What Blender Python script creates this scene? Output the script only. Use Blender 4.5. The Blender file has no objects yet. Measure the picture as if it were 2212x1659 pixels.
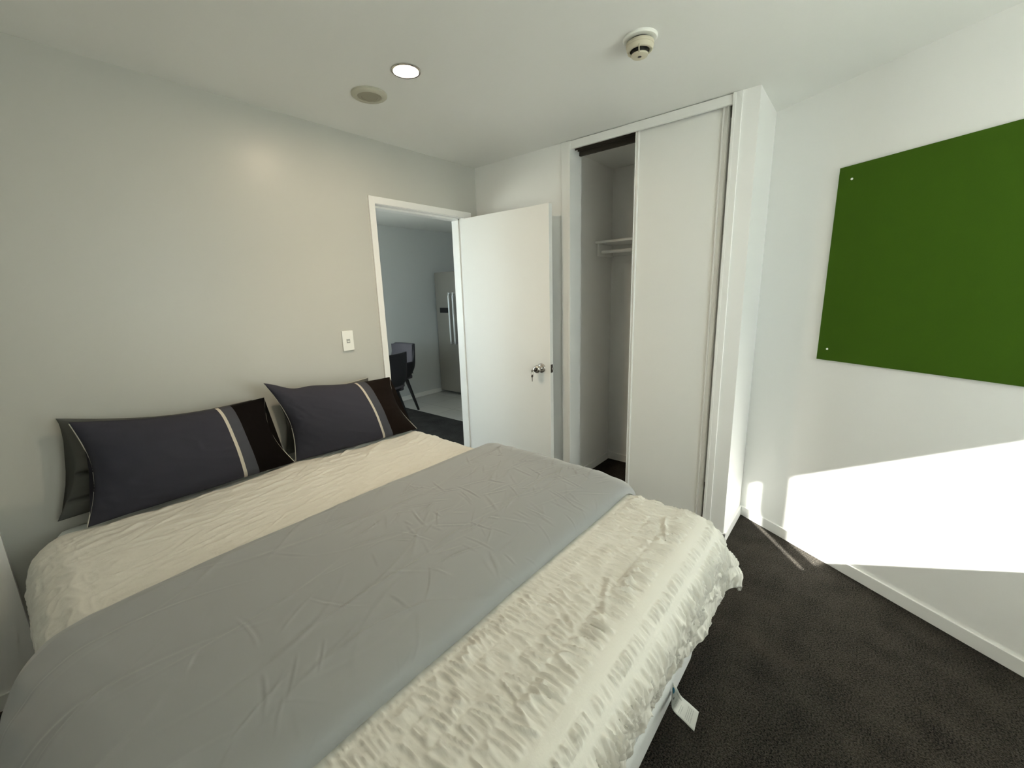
import bpy, bmesh, math, random
import numpy as np
from mathutils import Vector, Matrix

# ------------------------------------------------------------------ camera
W, H = 2212, 1659
F_PX = 906.59173
YAW, PITCH, ROLL = 0.6976, 0.21329, -0.03011
CAM = Vector((0.0, 0.0, 1.47745))
sc = bpy.context.scene
col = sc.collection

fw = Vector((math.cos(YAW) * math.cos(PITCH), math.sin(YAW) * math.cos(PITCH), -math.sin(PITCH)))
rt = Vector((math.sin(YAW), -math.cos(YAW), 0))
up = rt.cross(fw)
cr, sr = math.cos(ROLL), math.sin(ROLL)
right = cr * rt + sr * up
upv = -sr * rt + cr * up
cam_d = bpy.data.cameras.new('camera')
cam = bpy.data.objects.new('camera', cam_d)
col.objects.link(cam)
M = Matrix((right, upv, -fw)).transposed().to_4x4()
M.translation = CAM
cam.matrix_world = M
cam_d.sensor_fit = 'HORIZONTAL'
cam_d.sensor_width = 36.0
cam_d.lens = F_PX / W * 36.0
cam_d.clip_start = 0.02
sc.camera = cam

# ------------------------------------------------------------------ colour management
vs = sc.view_settings
vs.view_transform = 'Standard'
vs.look = 'None'
vs.gamma = 1.0
vs.use_curve_mapping = False
vs.exposure = 1.30
sc.cycles.max_bounces = 10
sc.cycles.diffuse_bounces = 7
sc.cycles.glossy_bounces = 4
sc.cycles.sample_clamp_indirect = 8.0
sc.cycles.caustics_reflective = False
sc.cycles.caustics_refractive = False

# ------------------------------------------------------------------ frame of the splayed right wall
RX, RY = 2.908, 0.488
BE = 1.02399
E1 = Vector((-math.cos(BE), -math.sin(BE), 0))      # along the right wall, towards the window wall
E2 = Vector((-math.sin(BE), math.cos(BE), 0))       # across the room, along the window wall
RF = Vector((RX, RY, 0))
SW = 2.35                                            # distance of window wall from the corner
def rw(s, t=0.0, z=0.0):
    p = RF + E1 * s + E2 * t
    return Vector((p.x, p.y, z))

# ------------------------------------------------------------------ world, sun
world = bpy.data.worlds.new('sky')
sc.world = world
world.use_nodes = True
wn = world.node_tree
bg = wn.nodes['Background']
bg.inputs['Color'].default_value = (0.80, 0.93, 1.0, 1)
bg.inputs['Strength'].default_value = 3.7

SUN_H = 0.938 * (-E1) + 0.346 * (-E2)
SUN_H.normalize()
EL = math.atan(0.56)
sun_dir = Vector((SUN_H.x * math.cos(EL), SUN_H.y * math.cos(EL), -math.sin(EL)))
sd = bpy.data.lights.new('sun', 'SUN')
sd.energy = 26.0
sd.angle = math.radians(0.5)
sd.color = (1.0, 0.96, 0.90)
sun = bpy.data.objects.new('sun', sd)
sun.rotation_euler = sun_dir.to_track_quat('-Z', 'Y').to_euler()
sun.location = (-2, -4, 5)
col.objects.link(sun)

def portal(name, a, b, z0, z1, inward):
    """sky portal filling a real window opening"""
    ld = bpy.data.lights.new(name, 'AREA')
    ld.shape = 'RECTANGLE'
    ld.size = (b - a).length
    ld.size_y = z1 - z0
    ld.cycles.is_portal = True
    o = bpy.data.objects.new(name, ld)
    c = (a + b) / 2
    o.location = (c.x, c.y, (z0 + z1) / 2)
    n = Vector(inward).normalized()
    x = Vector((0, 0, 1)).cross(-n)
    m = Matrix((x, Vector((0, 0, 1)), -n)).transposed().to_4x4()
    m.translation = o.location
    o.matrix_world = m
    col.objects.link(o)

WT0, WT1, WZ0, WZ1 = 0.12, 1.95, 1.07, 2.28          # window opening in the window wall
portal('window_sky_portal', rw(SW + 0.02, WT0), rw(SW + 0.02, WT1), WZ0, WZ1, -E1)
portal('hall_sky_portal', Vector((0.42, 3.2, 0)), Vector((0.42, 4.6, 0)), 0.9, 2.1, (1, 0, 0))

# ------------------------------------------------------------------ helpers
def link(name, me, mat, parent=None):
    o = bpy.data.objects.new(name, me)
    col.objects.link(o)
    if mat is not None:
        for m in (mat if isinstance(mat, (list, tuple)) else [mat]):
            me.materials.append(m)
    if parent is not None:
        o.parent = parent
    return o

def obj(name, bm, mat, parent=None, smooth=False, angle=None):
    bmesh.ops.recalc_face_normals(bm, faces=bm.faces)
    me = bpy.data.meshes.new(name)
    bm.to_mesh(me)
    bm.free()
    if smooth:
        me.polygons.foreach_set('use_smooth', [True] * len(me.polygons))
        if angle is not None:
            me.set_sharp_from_angle(angle=math.radians(angle))
    return link(name, me, mat, parent)

def empty(name, loc=(0, 0, 0)):
    o = bpy.data.objects.new(name, None)
    o.empty_display_size = 0.05
    o.location = loc
    col.objects.link(o)
    bpy.context.view_layer.update()
    return o

def tag(o, label, cat, group=None, kind=None):
    o['label'] = label
    o['category'] = cat
    if group: o['group'] = group
    if kind: o['kind'] = kind
    return o

def struct(o, label=None):
    o['kind'] = 'structure'
    if label: o['label'] = label
    return o

def under(o, root):
    """parent o (built in world coordinates) to root, which stands somewhere"""
    o.parent = root
    o.matrix_parent_inverse = Matrix.Translation(root.location).inverted() if root.type == 'EMPTY' else root.matrix_basis.inverted()
    return o

def box(bm, x0, x1, y0, y1, z0, z1, bevel=0.0):
    r = bmesh.ops.create_cube(bm, size=1)
    vs_ = r['verts']
    bmesh.ops.scale(bm, vec=(x1 - x0, y1 - y0, z1 - z0), verts=vs_)
    bmesh.ops.translate(bm, vec=((x0 + x1) / 2, (y0 + y1) / 2, (z0 + z1) / 2), verts=vs_)
    if bevel:
        es = list({e for v in vs_ for e in v.link_edges})
        bmesh.ops.bevel(bm, geom=es, offset=bevel, segments=3, profile=0.6, affect='EDGES')

def obox(bm, a, b, th, z0, z1, side=1, bevel=0.0):
    """box standing on segment a-b, thickness th to the left (side=1) or right (-1) of a->b"""
    d = Vector((b.x - a.x, b.y - a.y, 0))
    n = Vector((-d.y, d.x, 0)).normalized() * th * side
    pts = [Vector((a.x, a.y, 0)), Vector((b.x, b.y, 0)), Vector((b.x, b.y, 0)) + n, Vector((a.x, a.y, 0)) + n]
    vl = [bm.verts.new((p.x, p.y, z0)) for p in pts] + [bm.verts.new((p.x, p.y, z1)) for p in pts]
    fs = [(0, 1, 2, 3), (4, 5, 6, 7), (0, 1, 5, 4), (1, 2, 6, 5), (2, 3, 7, 6), (3, 0, 4, 7)]
    fl = [bm.faces.new([vl[i] for i in f]) for f in fs]
    if bevel:
        es = list({e for f in fl for e in f.edges})
        bmesh.ops.bevel(bm, geom=es, offset=bevel, segments=2, profile=0.6, affect='EDGES')

def lathe(bm, prof, center, seg=48, axis='Z', cap=True):
    """prof: list of (r, h) along axis"""
    rings = []
    for r, h in prof:
        ring = []
        for i in range(seg):
            a = 2 * math.pi * i / seg
            if axis == 'Z': p = (r * math.cos(a), r * math.sin(a), h)
            elif axis == 'X': p = (h, r * math.cos(a), r * math.sin(a))
            else: p = (r * math.cos(a), h, r * math.sin(a))
            ring.append(bm.verts.new((center[0] + p[0], center[1] + p[1], center[2] + p[2])))
        rings.append(ring)
    for k in range(len(rings) - 1):
        for i in range(seg):
            j = (i + 1) % seg
            bm.faces.new((rings[k][i], rings[k][j], rings[k + 1][j], rings[k + 1][i]))
    if cap:
        bm.faces.new(rings[0]); bm.faces.new(rings[-1])

def tube(bm, pts, r, seg=8, closed=False):
    pts = [Vector(p) for p in pts]
    n = len(pts)
    rings = []
    ref = Vector((0.13, 0.31, 0.94)).normalized()
    for i, p in enumerate(pts):
        if closed: t = pts[(i + 1) % n] - pts[i - 1]
        else: t = pts[min(i + 1, n - 1)] - pts[max(i - 1, 0)]
        t.normalize()
        a = t.cross(ref).normalized(); b = t.cross(a).normalized()
        rr = r(i / (n - 1)) if callable(r) else r
        rings.append([bm.verts.new(p + a * rr * math.cos(2 * math.pi * k / seg) + b * rr * math.sin(2 * math.pi * k / seg)) for k in range(seg)])
    m = n if closed else n - 1
    for i in range(m):
        A, B = rings[i], rings[(i + 1) % n]
        for k in range(seg):
            j = (k + 1) % seg
            bm.faces.new((A[k], A[j], B[j], B[k]))
    if not closed:
        bm.faces.new(rings[0]); bm.faces.new(rings[-1])

def grid_mesh(name, P, uv=None, wrap_u=False):
    """P: (nv, nu, 3) array -> quad grid mesh with optional UV (nv,nu,2)"""
    nv, nu, _ = P.shape
    me = bpy.data.meshes.new(name)
    me.vertices.add(nv * nu)
    me.vertices.foreach_set('co', P.reshape(-1).astype(np.float32))
    cu = nu if wrap_u else nu - 1
    i, j = np.meshgrid(np.arange(nv - 1), np.arange(cu), indexing='ij')
    j2 = (j + 1) % nu
    q = np.stack([i * nu + j, i * nu + j2, (i + 1) * nu + j2, (i + 1) * nu + j], -1).reshape(-1, 4)
    nf = len(q)
    me.loops.add(nf * 4)
    me.loops.foreach_set('vertex_index', q.reshape(-1).astype(np.int32))
    me.polygons.add(nf)
    me.polygons.foreach_set('loop_start', np.arange(0, nf * 4, 4, dtype=np.int32))
    me.polygons.foreach_set('loop_total', np.full(nf, 4, dtype=np.int32))
    me.polygons.foreach_set('use_smooth', np.ones(nf, dtype=bool))
    if uv is not None:
        ul = me.uv_layers.new(name='UVMap')
        ul.data.foreach_set('uv', uv.reshape(-1, 2)[q.reshape(-1)].reshape(-1).astype(np.float32))
    me.update(calc_edges=True)
    me.validate()
    return me

# numpy gradient noise -------------------------------------------------------
_rs = np.random.RandomState(7)
_perm = np.concatenate([_rs.permutation(256)] * 3)
_gr = np.stack([np.cos(np.arange(256) * 2 * np.pi / 256 * 37), np.sin(np.arange(256) * 2 * np.pi / 256 * 37)], 1)
def noise(x, y, seed=0):
    x = np.asarray(x, float) + seed * 17.31; y = np.asarray(y, float) + seed * 9.17
    xi = np.floor(x).astype(int); yi = np.floor(y).astype(int)
    xf = x - xi; yf = y - yi
    u = xf ** 3 * (xf * (xf * 6 - 15) + 10); v = yf ** 3 * (yf * (yf * 6 - 15) + 10)
    def g(ix, iy, dx, dy):
        h = _perm[_perm[ix & 255] + (iy & 255)]
        return _gr[h, 0] * dx + _gr[h, 1] * dy
    a = g(xi, yi, xf, yf); b = g(xi + 1, yi, xf - 1, yf)
    c = g(xi, yi + 1, xf, yf - 1); d = g(xi + 1, yi + 1, xf - 1, yf - 1)
    return (a + u * (b - a)) * (1 - v) + (c + u * (d - c)) * v * 1.0
def ridge(n, k=6.0):
    return np.exp(-np.abs(n) * k)
def creases(U, V, n, seed, box_, lmin, lmax, w, amp, ang=0.0, spread=0.6):
    """n straight, slightly bowed creases at random places: a small ridge with a shallow trough beside it"""
    r = np.random.RandomState(seed)
    h = np.zeros_like(U)
    for _ in range(n):
        cx = r.uniform(box_[0], box_[1]); cy = r.uniform(box_[2], box_[3])
        a = ang + r.normal(0, spread); L = r.uniform(lmin, lmax) * 0.5; ww = w * r.uniform(0.7, 1.6); k = r.uniform(-1.5, 1.5); am = amp * r.uniform(0.3, 1.0)
        dx, dy = U - cx, V - cy
        q = np.abs(dx) + np.abs(dy) < L * 2 + 0.05
        p = dx[q] * math.cos(a) + dy[q] * math.sin(a); s_ = -dx[q] * math.sin(a) + dy[q] * math.cos(a) + k * p * p
        e = np.clip(1 - (p / L) ** 2, 0, 1) ** 1.2
        h[q] += am * e * (np.exp(-(s_ / ww) ** 2) - 0.55 * np.exp(-((s_ - 1.8 * ww) / (1.6 * ww)) ** 2))
    return h
def sstep(a, b, x):
    t = np.clip((x - a) / (b - a), 0, 1)
    return t * t * (3 - 2 * t)

# ------------------------------------------------------------------ materials
def mat(name, color, rough=0.6, spec=0.5, metal=0.0, bump=None, var=None, sheen=0.0, coat=0.0):
    m = bpy.data.materials.new(name)
    m.use_nodes = True
    nt = m.node_tree
    b = nt.nodes['Principled BSDF']
    b.inputs['Base Color'].default_value = (*color, 1)
    b.inputs['Roughness'].default_value = rough
    b.inputs['Specular IOR Level'].default_value = spec
    b.inputs['Metallic'].default_value = metal
    if sheen:
        b.inputs['Sheen Weight'].default_value = sheen
    if coat:
        b.inputs['Coat Weight'].default_value = coat
    tc = nt.nodes.new('ShaderNodeTexCoord')
    if var:
        sc_, amt = var
        n = nt.nodes.new('ShaderNodeTexNoise'); n.inputs['Scale'].default_value = sc_; n.inputs['Detail'].default_value = 6; n.inputs['Roughness'].default_value = 0.7
        nt.links.new(tc.outputs['Object'], n.inputs['Vector'])
        mx = nt.nodes.new('ShaderNodeMix'); mx.data_type = 'RGBA'
        mx.inputs['A'].default_value = (*[c * (1 - amt) for c in color], 1)
        mx.inputs['B'].default_value = (*[min(1, c * (1 + amt)) for c in color], 1)
        nt.links.new(n.outputs['Fac'], mx.inputs['Factor'])
        nt.links.new(mx.outputs['Result'], b.inputs['Base Color'])
    if bump:
        sc_, st, dist = bump
        n = nt.nodes.new('ShaderNodeTexNoise'); n.inputs['Scale'].default_value = sc_; n.inputs['Detail'].default_value = 4
        nt.links.new(tc.outputs['Object'], n.inputs['Vector'])
        bp = nt.nodes.new('ShaderNodeBump'); bp.inputs['Strength'].default_value = st; bp.inputs['Distance'].default_value = dist
        nt.links.new(n.outputs['Fac'], bp.inputs['Height'])
        nt.links.new(bp.outputs['Normal'], b.inputs['Normal'])
    return m

def emis(name, color, strength):
    m = bpy.data.materials.new(name)
    m.use_nodes = True
    b = m.node_tree.nodes['Principled BSDF']
    b.inputs['Base Color'].default_value = (*color, 1)
    b.inputs['Emission Color'].default_value = (*color, 1)
    b.inputs['Emission Strength'].default_value = strength
    return m

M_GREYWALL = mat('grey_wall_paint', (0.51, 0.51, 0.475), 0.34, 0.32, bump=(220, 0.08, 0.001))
M_WALL = mat('white_wall_paint', (0.84, 0.84, 0.825), 0.42, 0.4, bump=(220, 0.08, 0.001))
M_CEIL = mat('ceiling_paint', (0.79, 0.795, 0.775), 0.6, 0.3, bump=(160, 0.1, 0.001))
M_TRIM = mat('white_gloss_trim', (0.82, 0.82, 0.80), 0.28, 0.5)
M_DOOR = mat('white_door_paint', (0.80, 0.80, 0.775), 0.48, 0.35, bump=(60, 0.03, 0.001))
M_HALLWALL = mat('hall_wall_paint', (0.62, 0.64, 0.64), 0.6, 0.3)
M_DARKTRACK = mat('dark_track_metal', (0.035, 0.03, 0.022), 0.5, 0.4)
M_ALU = mat('white_aluminium_frame', (0.80, 0.80, 0.78), 0.25, 0.5)
M_CHROME = mat('brushed_nickel', (0.55, 0.53, 0.50), 0.22, 0.5, metal=1.0)
M_DARKMETAL = mat('dark_lock_metal', (0.10, 0.085, 0.07), 0.35, 0.5, metal=0.8)
M_BLACK = mat('black_plastic', (0.008, 0.008, 0.008), 0.35, 0.5)
M_PLASTIC = mat('white_plastic', (0.85, 0.86, 0.82), 0.3, 0.5)
M_SWITCHGREY = mat('grey_switch_rocker', (0.38, 0.39, 0.37), 0.4, 0.5)
M_CREAMPL = mat('aged_cream_plastic', (0.60, 0.56, 0.44), 0.42, 0.4)
M_VENT = mat('ceiling_vent_plastic', (0.50, 0.49, 0.40), 0.5, 0.4)
M_VENTC = mat('ceiling_vent_grille', (0.34, 0.325, 0.25), 0.6, 0.3)
M_GREEN = mat('green_felt', (0.050, 0.112, 0.0095), 0.95, 0.1, bump=(900, 0.35, 0.001), var=(450, 0.10))
M_MATTRESS = mat('grey_mattress_fabric', (0.56, 0.58, 0.575), 0.95, 0.15, bump=(900, 0.4, 0.001), var=(350, 0.16), sheen=0.2)
M_SHEET = mat('white_sheet', (0.72, 0.75, 0.73), 0.9, 0.2, bump=(300, 0.2, 0.001))
M_DUVET = mat('cream_cotton', (0.63, 0.62, 0.57), 0.88, 0.15, bump=(140, 0.35, 0.002), sheen=0.15)
M_RUNNER = mat('grey_sateen', (0.262, 0.272, 0.275), 0.62, 0.3, bump=(700, 0.1, 0.0006), sheen=0.35)
M_BACKPIL = mat('grey_pillow_cotton', (0.10, 0.103, 0.096), 0.9, 0.15, bump=(500, 0.25, 0.001))
M_PIPING = mat('pale_piping', (0.50, 0.48, 0.42), 0.8, 0.2)
M_TILE = mat('pale_floor_tile', (0.36, 0.36, 0.34), 0.4, 0.4)
M_FRIDGE = mat('stainless_steel', (0.34, 0.325, 0.29), 0.42, 0.5, metal=0.5)
M_HANDLE = mat('bright_metal_handle', (0.85, 0.86, 0.88), 0.3, 0.6, metal=0.3)
M_SHELL = mat('dark_chair_leatherette', (0.022, 0.022, 0.027), 0.6, 0.35)
M_CUSH = mat('grey_chair_upholstery', (0.095, 0.09, 0.105), 0.85, 0.2, bump=(400, 0.2, 0.001))
M_LEG = mat('black_chair_leg', (0.008, 0.008, 0.009), 0.5, 0.4)
M_EXT = mat('exterior_render', (0.5, 0.5, 0.48), 0.8, 0.2)

def carpet_mat(name, c1, c2):
    m = bpy.data.materials.new(name)
    m.use_nodes = True
    nt = m.node_tree; b = nt.nodes['Principled BSDF']
    b.inputs['Roughness'].default_value = 1.0
    b.inputs['Specular IOR Level'].default_value = 0.05
    b.inputs['Sheen Weight'].default_value = 0.03
    tc = nt.nodes.new('ShaderNodeTexCoord')
    n1 = nt.nodes.new('ShaderNodeTexNoise'); n1.inputs['Scale'].default_value = 170; n1.inputs['Detail'].default_value = 3; n1.inputs['Roughness'].default_value = 0.7
    n2 = nt.nodes.new('ShaderNodeTexNoise'); n2.inputs['Scale'].default_value = 7; n2.inputs['Detail'].default_value = 4
    vo = nt.nodes.new('ShaderNodeTexVoronoi'); vo.inputs['Scale'].default_value = 260
    for n in (n1, n2, vo): nt.links.new(tc.outputs['Object'], n.inputs['Vector'])
    ad = nt.nodes.new('ShaderNodeMath'); ad.operation = 'MULTIPLY_ADD'
    nt.links.new(n2.outputs['Fac'], ad.inputs[0]); ad.inputs[1].default_value = 0.26
    nt.links.new(n1.outputs['Fac'], ad.inputs[2])
    rp = nt.nodes.new('ShaderNodeValToRGB')
    rp.color_ramp.elements[0].position = 0.50; rp.color_ramp.elements[0].color = (*c1, 1)
    rp.color_ramp.elements[1].position = 0.78; rp.color_ramp.elements[1].color = (*c2, 1)
    nt.links.new(ad.outputs[0], rp.inputs['Fac'])
    nt.links.new(rp.outputs['Color'], b.inputs['Base Color'])
    m2 = nt.nodes.new('ShaderNodeMath'); m2.operation = 'ADD'
    nt.links.new(n1.outputs['Fac'], m2.inputs[0]); nt.links.new(vo.outputs['Distance'], m2.inputs[1])
    bp = nt.nodes.new('ShaderNodeBump'); bp.inputs['Strength'].default_value = 0.9; bp.inputs['Distance'].default_value = 0.006
    nt.links.new(m2.outputs[0], bp.inputs['Height']); nt.links.new(bp.outputs['Normal'], b.inputs['Normal'])
    return m
M_CARPET = carpet_mat('charcoal_carpet', (0.003, 0.0026, 0.002), (0.066, 0.057, 0.045))
M_HCARPET = carpet_mat('hall_carpet', (0.012, 0.012, 0.012), (0.06, 0.06, 0.06))

def tile_mat():
    m = mat('hall_tiles', (0.42, 0.42, 0.40), 0.35, 0.4)
    nt = m.node_tree; b = nt.nodes['Principled BSDF']
    tc = nt.nodes.new('ShaderNodeTexCoord')
    br = nt.nodes.new('ShaderNodeTexBrick')
    br.offset = 0.0
    br.inputs['Scale'].default_value = 1.0
    br.inputs['Brick Width'].default_value = 0.45; br.inputs['Row Height'].default_value = 0.45
    br.inputs['Mortar Size'].default_value = 0.004
    br.inputs['Color1'].default_value = (0.44, 0.44, 0.42, 1); br.inputs['Color2'].default_value = (0.41, 0.41, 0.395, 1)
    br.inputs['Mortar'].default_value = (0.26, 0.26, 0.25, 1)
    nt.links.new(tc.outputs['Object'], br.inputs['Vector'])
    nt.links.new(br.outputs['Color'], b.inputs['Base Color'])
    return m
M_TILES = tile_mat()

def curtain_mat():
    m = bpy.data.materials.new('added_sheer_curtain')
    m.use_nodes = True
    nt = m.node_tree
    out = nt.nodes['Material Output']
    nt.nodes.remove(nt.nodes['Principled BSDF'])
    d = nt.nodes.new('ShaderNodeBsdfDiffuse'); d.inputs['Color'].default_value = (0.75, 0.73, 0.68, 1)
    t = nt.nodes.new('ShaderNodeBsdfTranslucent'); t.inputs['Color'].default_value = (0.75, 0.73, 0.68, 1)
    mx = nt.nodes.new('ShaderNodeMixShader'); mx.inputs[0].default_value = 0.30
    nt.links.new(d.outputs[0], mx.inputs[1]); nt.links.new(t.outputs[0], mx.inputs[2]); nt.links.new(mx.outputs[0], out.inputs['Surface'])
    return m
M_CURTAIN = curtain_mat()

def glass_mat():
    m = bpy.data.materials.new('window_glass')
    m.use_nodes = True
    nt = m.node_tree
    out = nt.nodes['Material Output']; nt.nodes.remove(nt.nodes['Principled BSDF'])
    g = nt.nodes.new('ShaderNodeBsdfGlossy'); g.inputs['Roughness'].default_value = 0.02
    t = nt.nodes.new('ShaderNodeBsdfTransparent'); t.inputs['Color'].default_value = (0.95, 0.97, 0.96, 1)
    mx = nt.nodes.new('ShaderNodeMixShader'); mx.inputs[0].default_value = 0.05
    nt.links.new(t.outputs[0], mx.inputs[1]); nt.links.new(g.outputs[0], mx.inputs[2]); nt.links.new(mx.outputs[0], out.inputs['Surface'])
    return m
M_GLASS = glass_mat()

def pillow_front_mat(name, bands):
    """bands: list of (u_start, colour, roughness) across the pillow's UV u"""
    m = bpy.data.materials.new(name)
    m.use_nodes = True
    nt = m.node_tree; b = nt.nodes['Principled BSDF']
    b.inputs['Roughness'].default_value = 0.9
    b.inputs['Specular IOR Level'].default_value = 0.12
    uv = nt.nodes.new('ShaderNodeUVMap')
    sp = nt.nodes.new('ShaderNodeSeparateXYZ'); nt.links.new(uv.outputs['UV'], sp.inputs[0])
    rp = nt.nodes.new('ShaderNodeValToRGB'); rp.color_ramp.interpolation = 'CONSTANT'
    el = rp.color_ramp.elements
    el[0].position = bands[0][0]; el[0].color = (*bands[0][1], 1)
    el[1].position = bands[1][0]; el[1].color = (*bands[1][1], 1)
    for u, c in bands[2:]:
        e = el.new(u); e.color = (*c, 1)
    nt.links.new(sp.outputs['X'], rp.inputs['Fac'])
    nt.links.new(rp.outputs['Color'], b.inputs['Base Color'])
    tc = nt.nodes.new('ShaderNodeTexCoord')
    n = nt.nodes.new('ShaderNodeTexNoise'); n.inputs['Scale'].default_value = 600; n.inputs['Detail'].default_value = 3
    nt.links.new(tc.outputs['Object'], n.inputs['Vector'])
    bp = nt.nodes.new('ShaderNodeBump'); bp.inputs['Strength'].default_value = 0.25; bp.inputs['Distance'].default_value = 0.001
    nt.links.new(n.outputs['Fac'], bp.inputs['Height']); nt.links.new(bp.outputs['Normal'], b.inputs['Normal'])
    return m
CHAR = (0.042, 0.042, 0.055); BAND = (0.066, 0.069, 0.082); STR = (0.52, 0.48, 0.41); VELV = (0.0035, 0.0022, 0.002)
VELV2 = (0.008, 0.0045, 0.003)

# ------------------------------------------------------------------ room shell
CH = 2.4
XF = 2.48           # wardrobe wall plane
YL = 2.383          # bed-head wall plane
YK = 0.4935         # outer corner of the wardrobe nib
X_NEAR = -1.3
T = 0.11

# floor (one slab under everything in the bedroom and wardrobe)
pts = [(X_NEAR, YL + 0.0), (3.4, YL + 0.0), (3.4, 0.60), (2.98, 0.45), (rw(SW + 0.1, -0.03).x, rw(SW + 0.1, -0.03).y), (rw(SW + 0.1, 3.6).x, rw(SW + 0.1, 3.6).y)]
def slab(name, pts, z0, z1, m):
    bm = bmesh.new()
    lo = [bm.verts.new((x, y, z0)) for x, y in pts]; hi = [bm.verts.new((x, y, z1)) for x, y in pts]
    bm.faces.new(lo); bm.faces.new(hi)
    for i in range(len(pts)):
        j = (i + 1) % len(pts)
        bm.faces.new((lo[i], lo[j], hi[j], hi[i]))
    return struct(obj(name, bm, m))
slab('floor', pts, -0.05, 0.0, M_CARPET)
slab('ceiling', [(X_NEAR - 0.2, YL + 0.02), (3.5, YL + 0.02), (3.5, 0.4), (3.1, 0.4), (rw(SW + 0.2, -0.15).x, rw(SW + 0.2, -0.15).y), (rw(SW + 0.2, 3.9).x, rw(SW + 0.2, 3.9).y)], CH, CH + 0.08, M_CEIL)

# left (bed-head) wall with the doorway
DX0, DX1, DZ = 1.581, 2.329, 2.037
bm = bmesh.new()
box(bm, X_NEAR - 0.1, DX0 - 0.015, YL, YL + T, 0, CH)
box(bm, DX1 + 0.015, 5.4, YL, YL + T, 0, CH)
box(bm, DX0 - 0.015, DX1 + 0.015, YL, YL + T, DZ + 0.015, CH)
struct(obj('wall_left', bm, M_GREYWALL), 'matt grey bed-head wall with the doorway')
bm = bmesh.new(); box(bm, X_NEAR - 0.1, -0.143, 2.335, YL + 0.001, 0, CH)
struct(obj('wall_pier', bm, M_WALL), 'pale wall pier at the far left of the bed-head wall')

# wardrobe wall (far wall): between the door wall and wardrobe, nib on the right, return
OY0, OY1, OZ = 0.611, 1.55, 2.355
bm = bmesh.new()
box(bm, XF, XF + T, OY1 + 0.012, YL + 0.0, 0, CH)
box(bm, XF, XF + T, YK, OY0 - 0.012, 0, CH)
box(bm, XF + T, RX + 0.05, YK, YK + 0.10, 0, CH)
struct(obj('wall_far', bm, M_WALL), 'white wall around the wardrobe')
# wardrobe inside
bm = bmesh.new()
box(bm, XF + T, 3.40, 1.64, 1.74, 0, CH)
box(bm, 3.27, 3.37, 0.55, 1.64, 0, CH)
box(bm, RX + 0.05, 3.37, 0.50, 0.60, 0, CH)
struct(obj('wall_wardrobe', bm, M_WALL), 'inner walls of the wardrobe')

# right wall
bm = bmesh.new()
obox(bm, rw(-0.02), rw(SW + 0.12), 0.12, 0, CH, side=1)
struct(obj('wall_right', bm, M_WALL), 'white splayed wall behind the green board')

# window wall
bm = bmesh.new()
obox(bm, rw(SW, -0.1), rw(SW, WT0), 0.12, 0, CH, side=1)
obox(bm, rw(SW, WT1), rw(SW, 3.7), 0.12, 0, CH, side=1)
obox(bm, rw(SW, WT0), rw(SW, WT1), 0.12, 0, WZ0, side=1)
obox(bm, rw(SW, WT0), rw(SW, WT1), 0.12, WZ1, CH, side=1)
struct(obj('wall_window', bm, M_WALL), 'window wall behind the photographer')
bm = bmesh.new()
box(bm, X_NEAR - 0.1, X_NEAR, 0.2, YL, 0, CH)
struct(obj('wall_near', bm, M_WALL), 'white side wall beyond the left of the bed')

# window: frame with mullion, glass
wroot = empty('window_1', rw(SW + 0.05, (WT0 + WT1) / 2, WZ0))
struct(wroot, 'white framed window')
bm = bmesh.new()
for a, b, z0, z1 in ((WT0, WT0 + 0.03, WZ0, WZ1), (WT1 - 0.03, WT1, WZ0, WZ1)):
    obox(bm, rw(SW + 0.035, a), rw(SW + 0.035, b), 0.03, z0, z1, side=1)
obox(bm, rw(SW + 0.035, WT0), rw(SW + 0.035, WT1), 0.03, WZ1 - 0.02, WZ1, side=1)
obox(bm, rw(SW + 0.035, WT0), rw(SW + 0.035, WT1), 0.03, WZ0 - 0.002, WZ0 + 0.004, side=1)
under(obj('window_frame', bm, M_ALU), wroot)
bm = bmesh.new()
obox(bm, rw(SW + 0.035, 0.771), rw(SW + 0.035, 0.836), 0.03, WZ0, WZ1, side=1)
under(obj('mullion', bm, M_ALU), wroot)
bm = bmesh.new()
obox(bm, rw(SW + 0.06, WT0 + 0.03), rw(SW + 0.06, WT1 - 0.03), 0.004, WZ0, WZ1, side=1)
under(obj('window_pane', bm, M_GLASS), wroot)
# unseen sheer curtain, added to block sun over the left part of the window
nu, nv = 160, 8
tt = np.linspace(0.832, 2.02, nu); zz = np.linspace(0.05, 2.34, nv)
P = np.zeros((nv, nu, 3))
for j, z in enumerate(zz):
    for i, t in enumerate(tt):
        q = rw(SW - 0.03 + 0.016 * math.sin(i * 0.9), t, z)
        P[j, i] = q
cu = link('added_sheer_curtain', grid_mesh('added_sheer_curtain', P), M_CURTAIN)
tag(cu, 'white sheer curtain behind the photographer, unseen, added to block and soften the sun', 'curtain')
# added slab, unseen: cuts the sun to a low band on the wall
D_E = 1.2
ZE = 0.369 + 0.597 * (SW + D_E - 0.292)
bm = bmesh.new()
obox(bm, rw(SW + 0.13, -1.6), rw(SW + 0.13, 4.6), D_E - 0.13, ZE, ZE + 0.08, side=1)
struct(obj('sun_cutoff_slab', bm, M_EXT), 'unseen slab added outside above the window to cut the sun')
slab('floor_ground', [(-14, -14), (14, -14), (14, 14), (-14, 14)], -0.6, -0.55, mat('outdoor_ground', (0.50, 0.50, 0.46), 0.9, 0.2))

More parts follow.
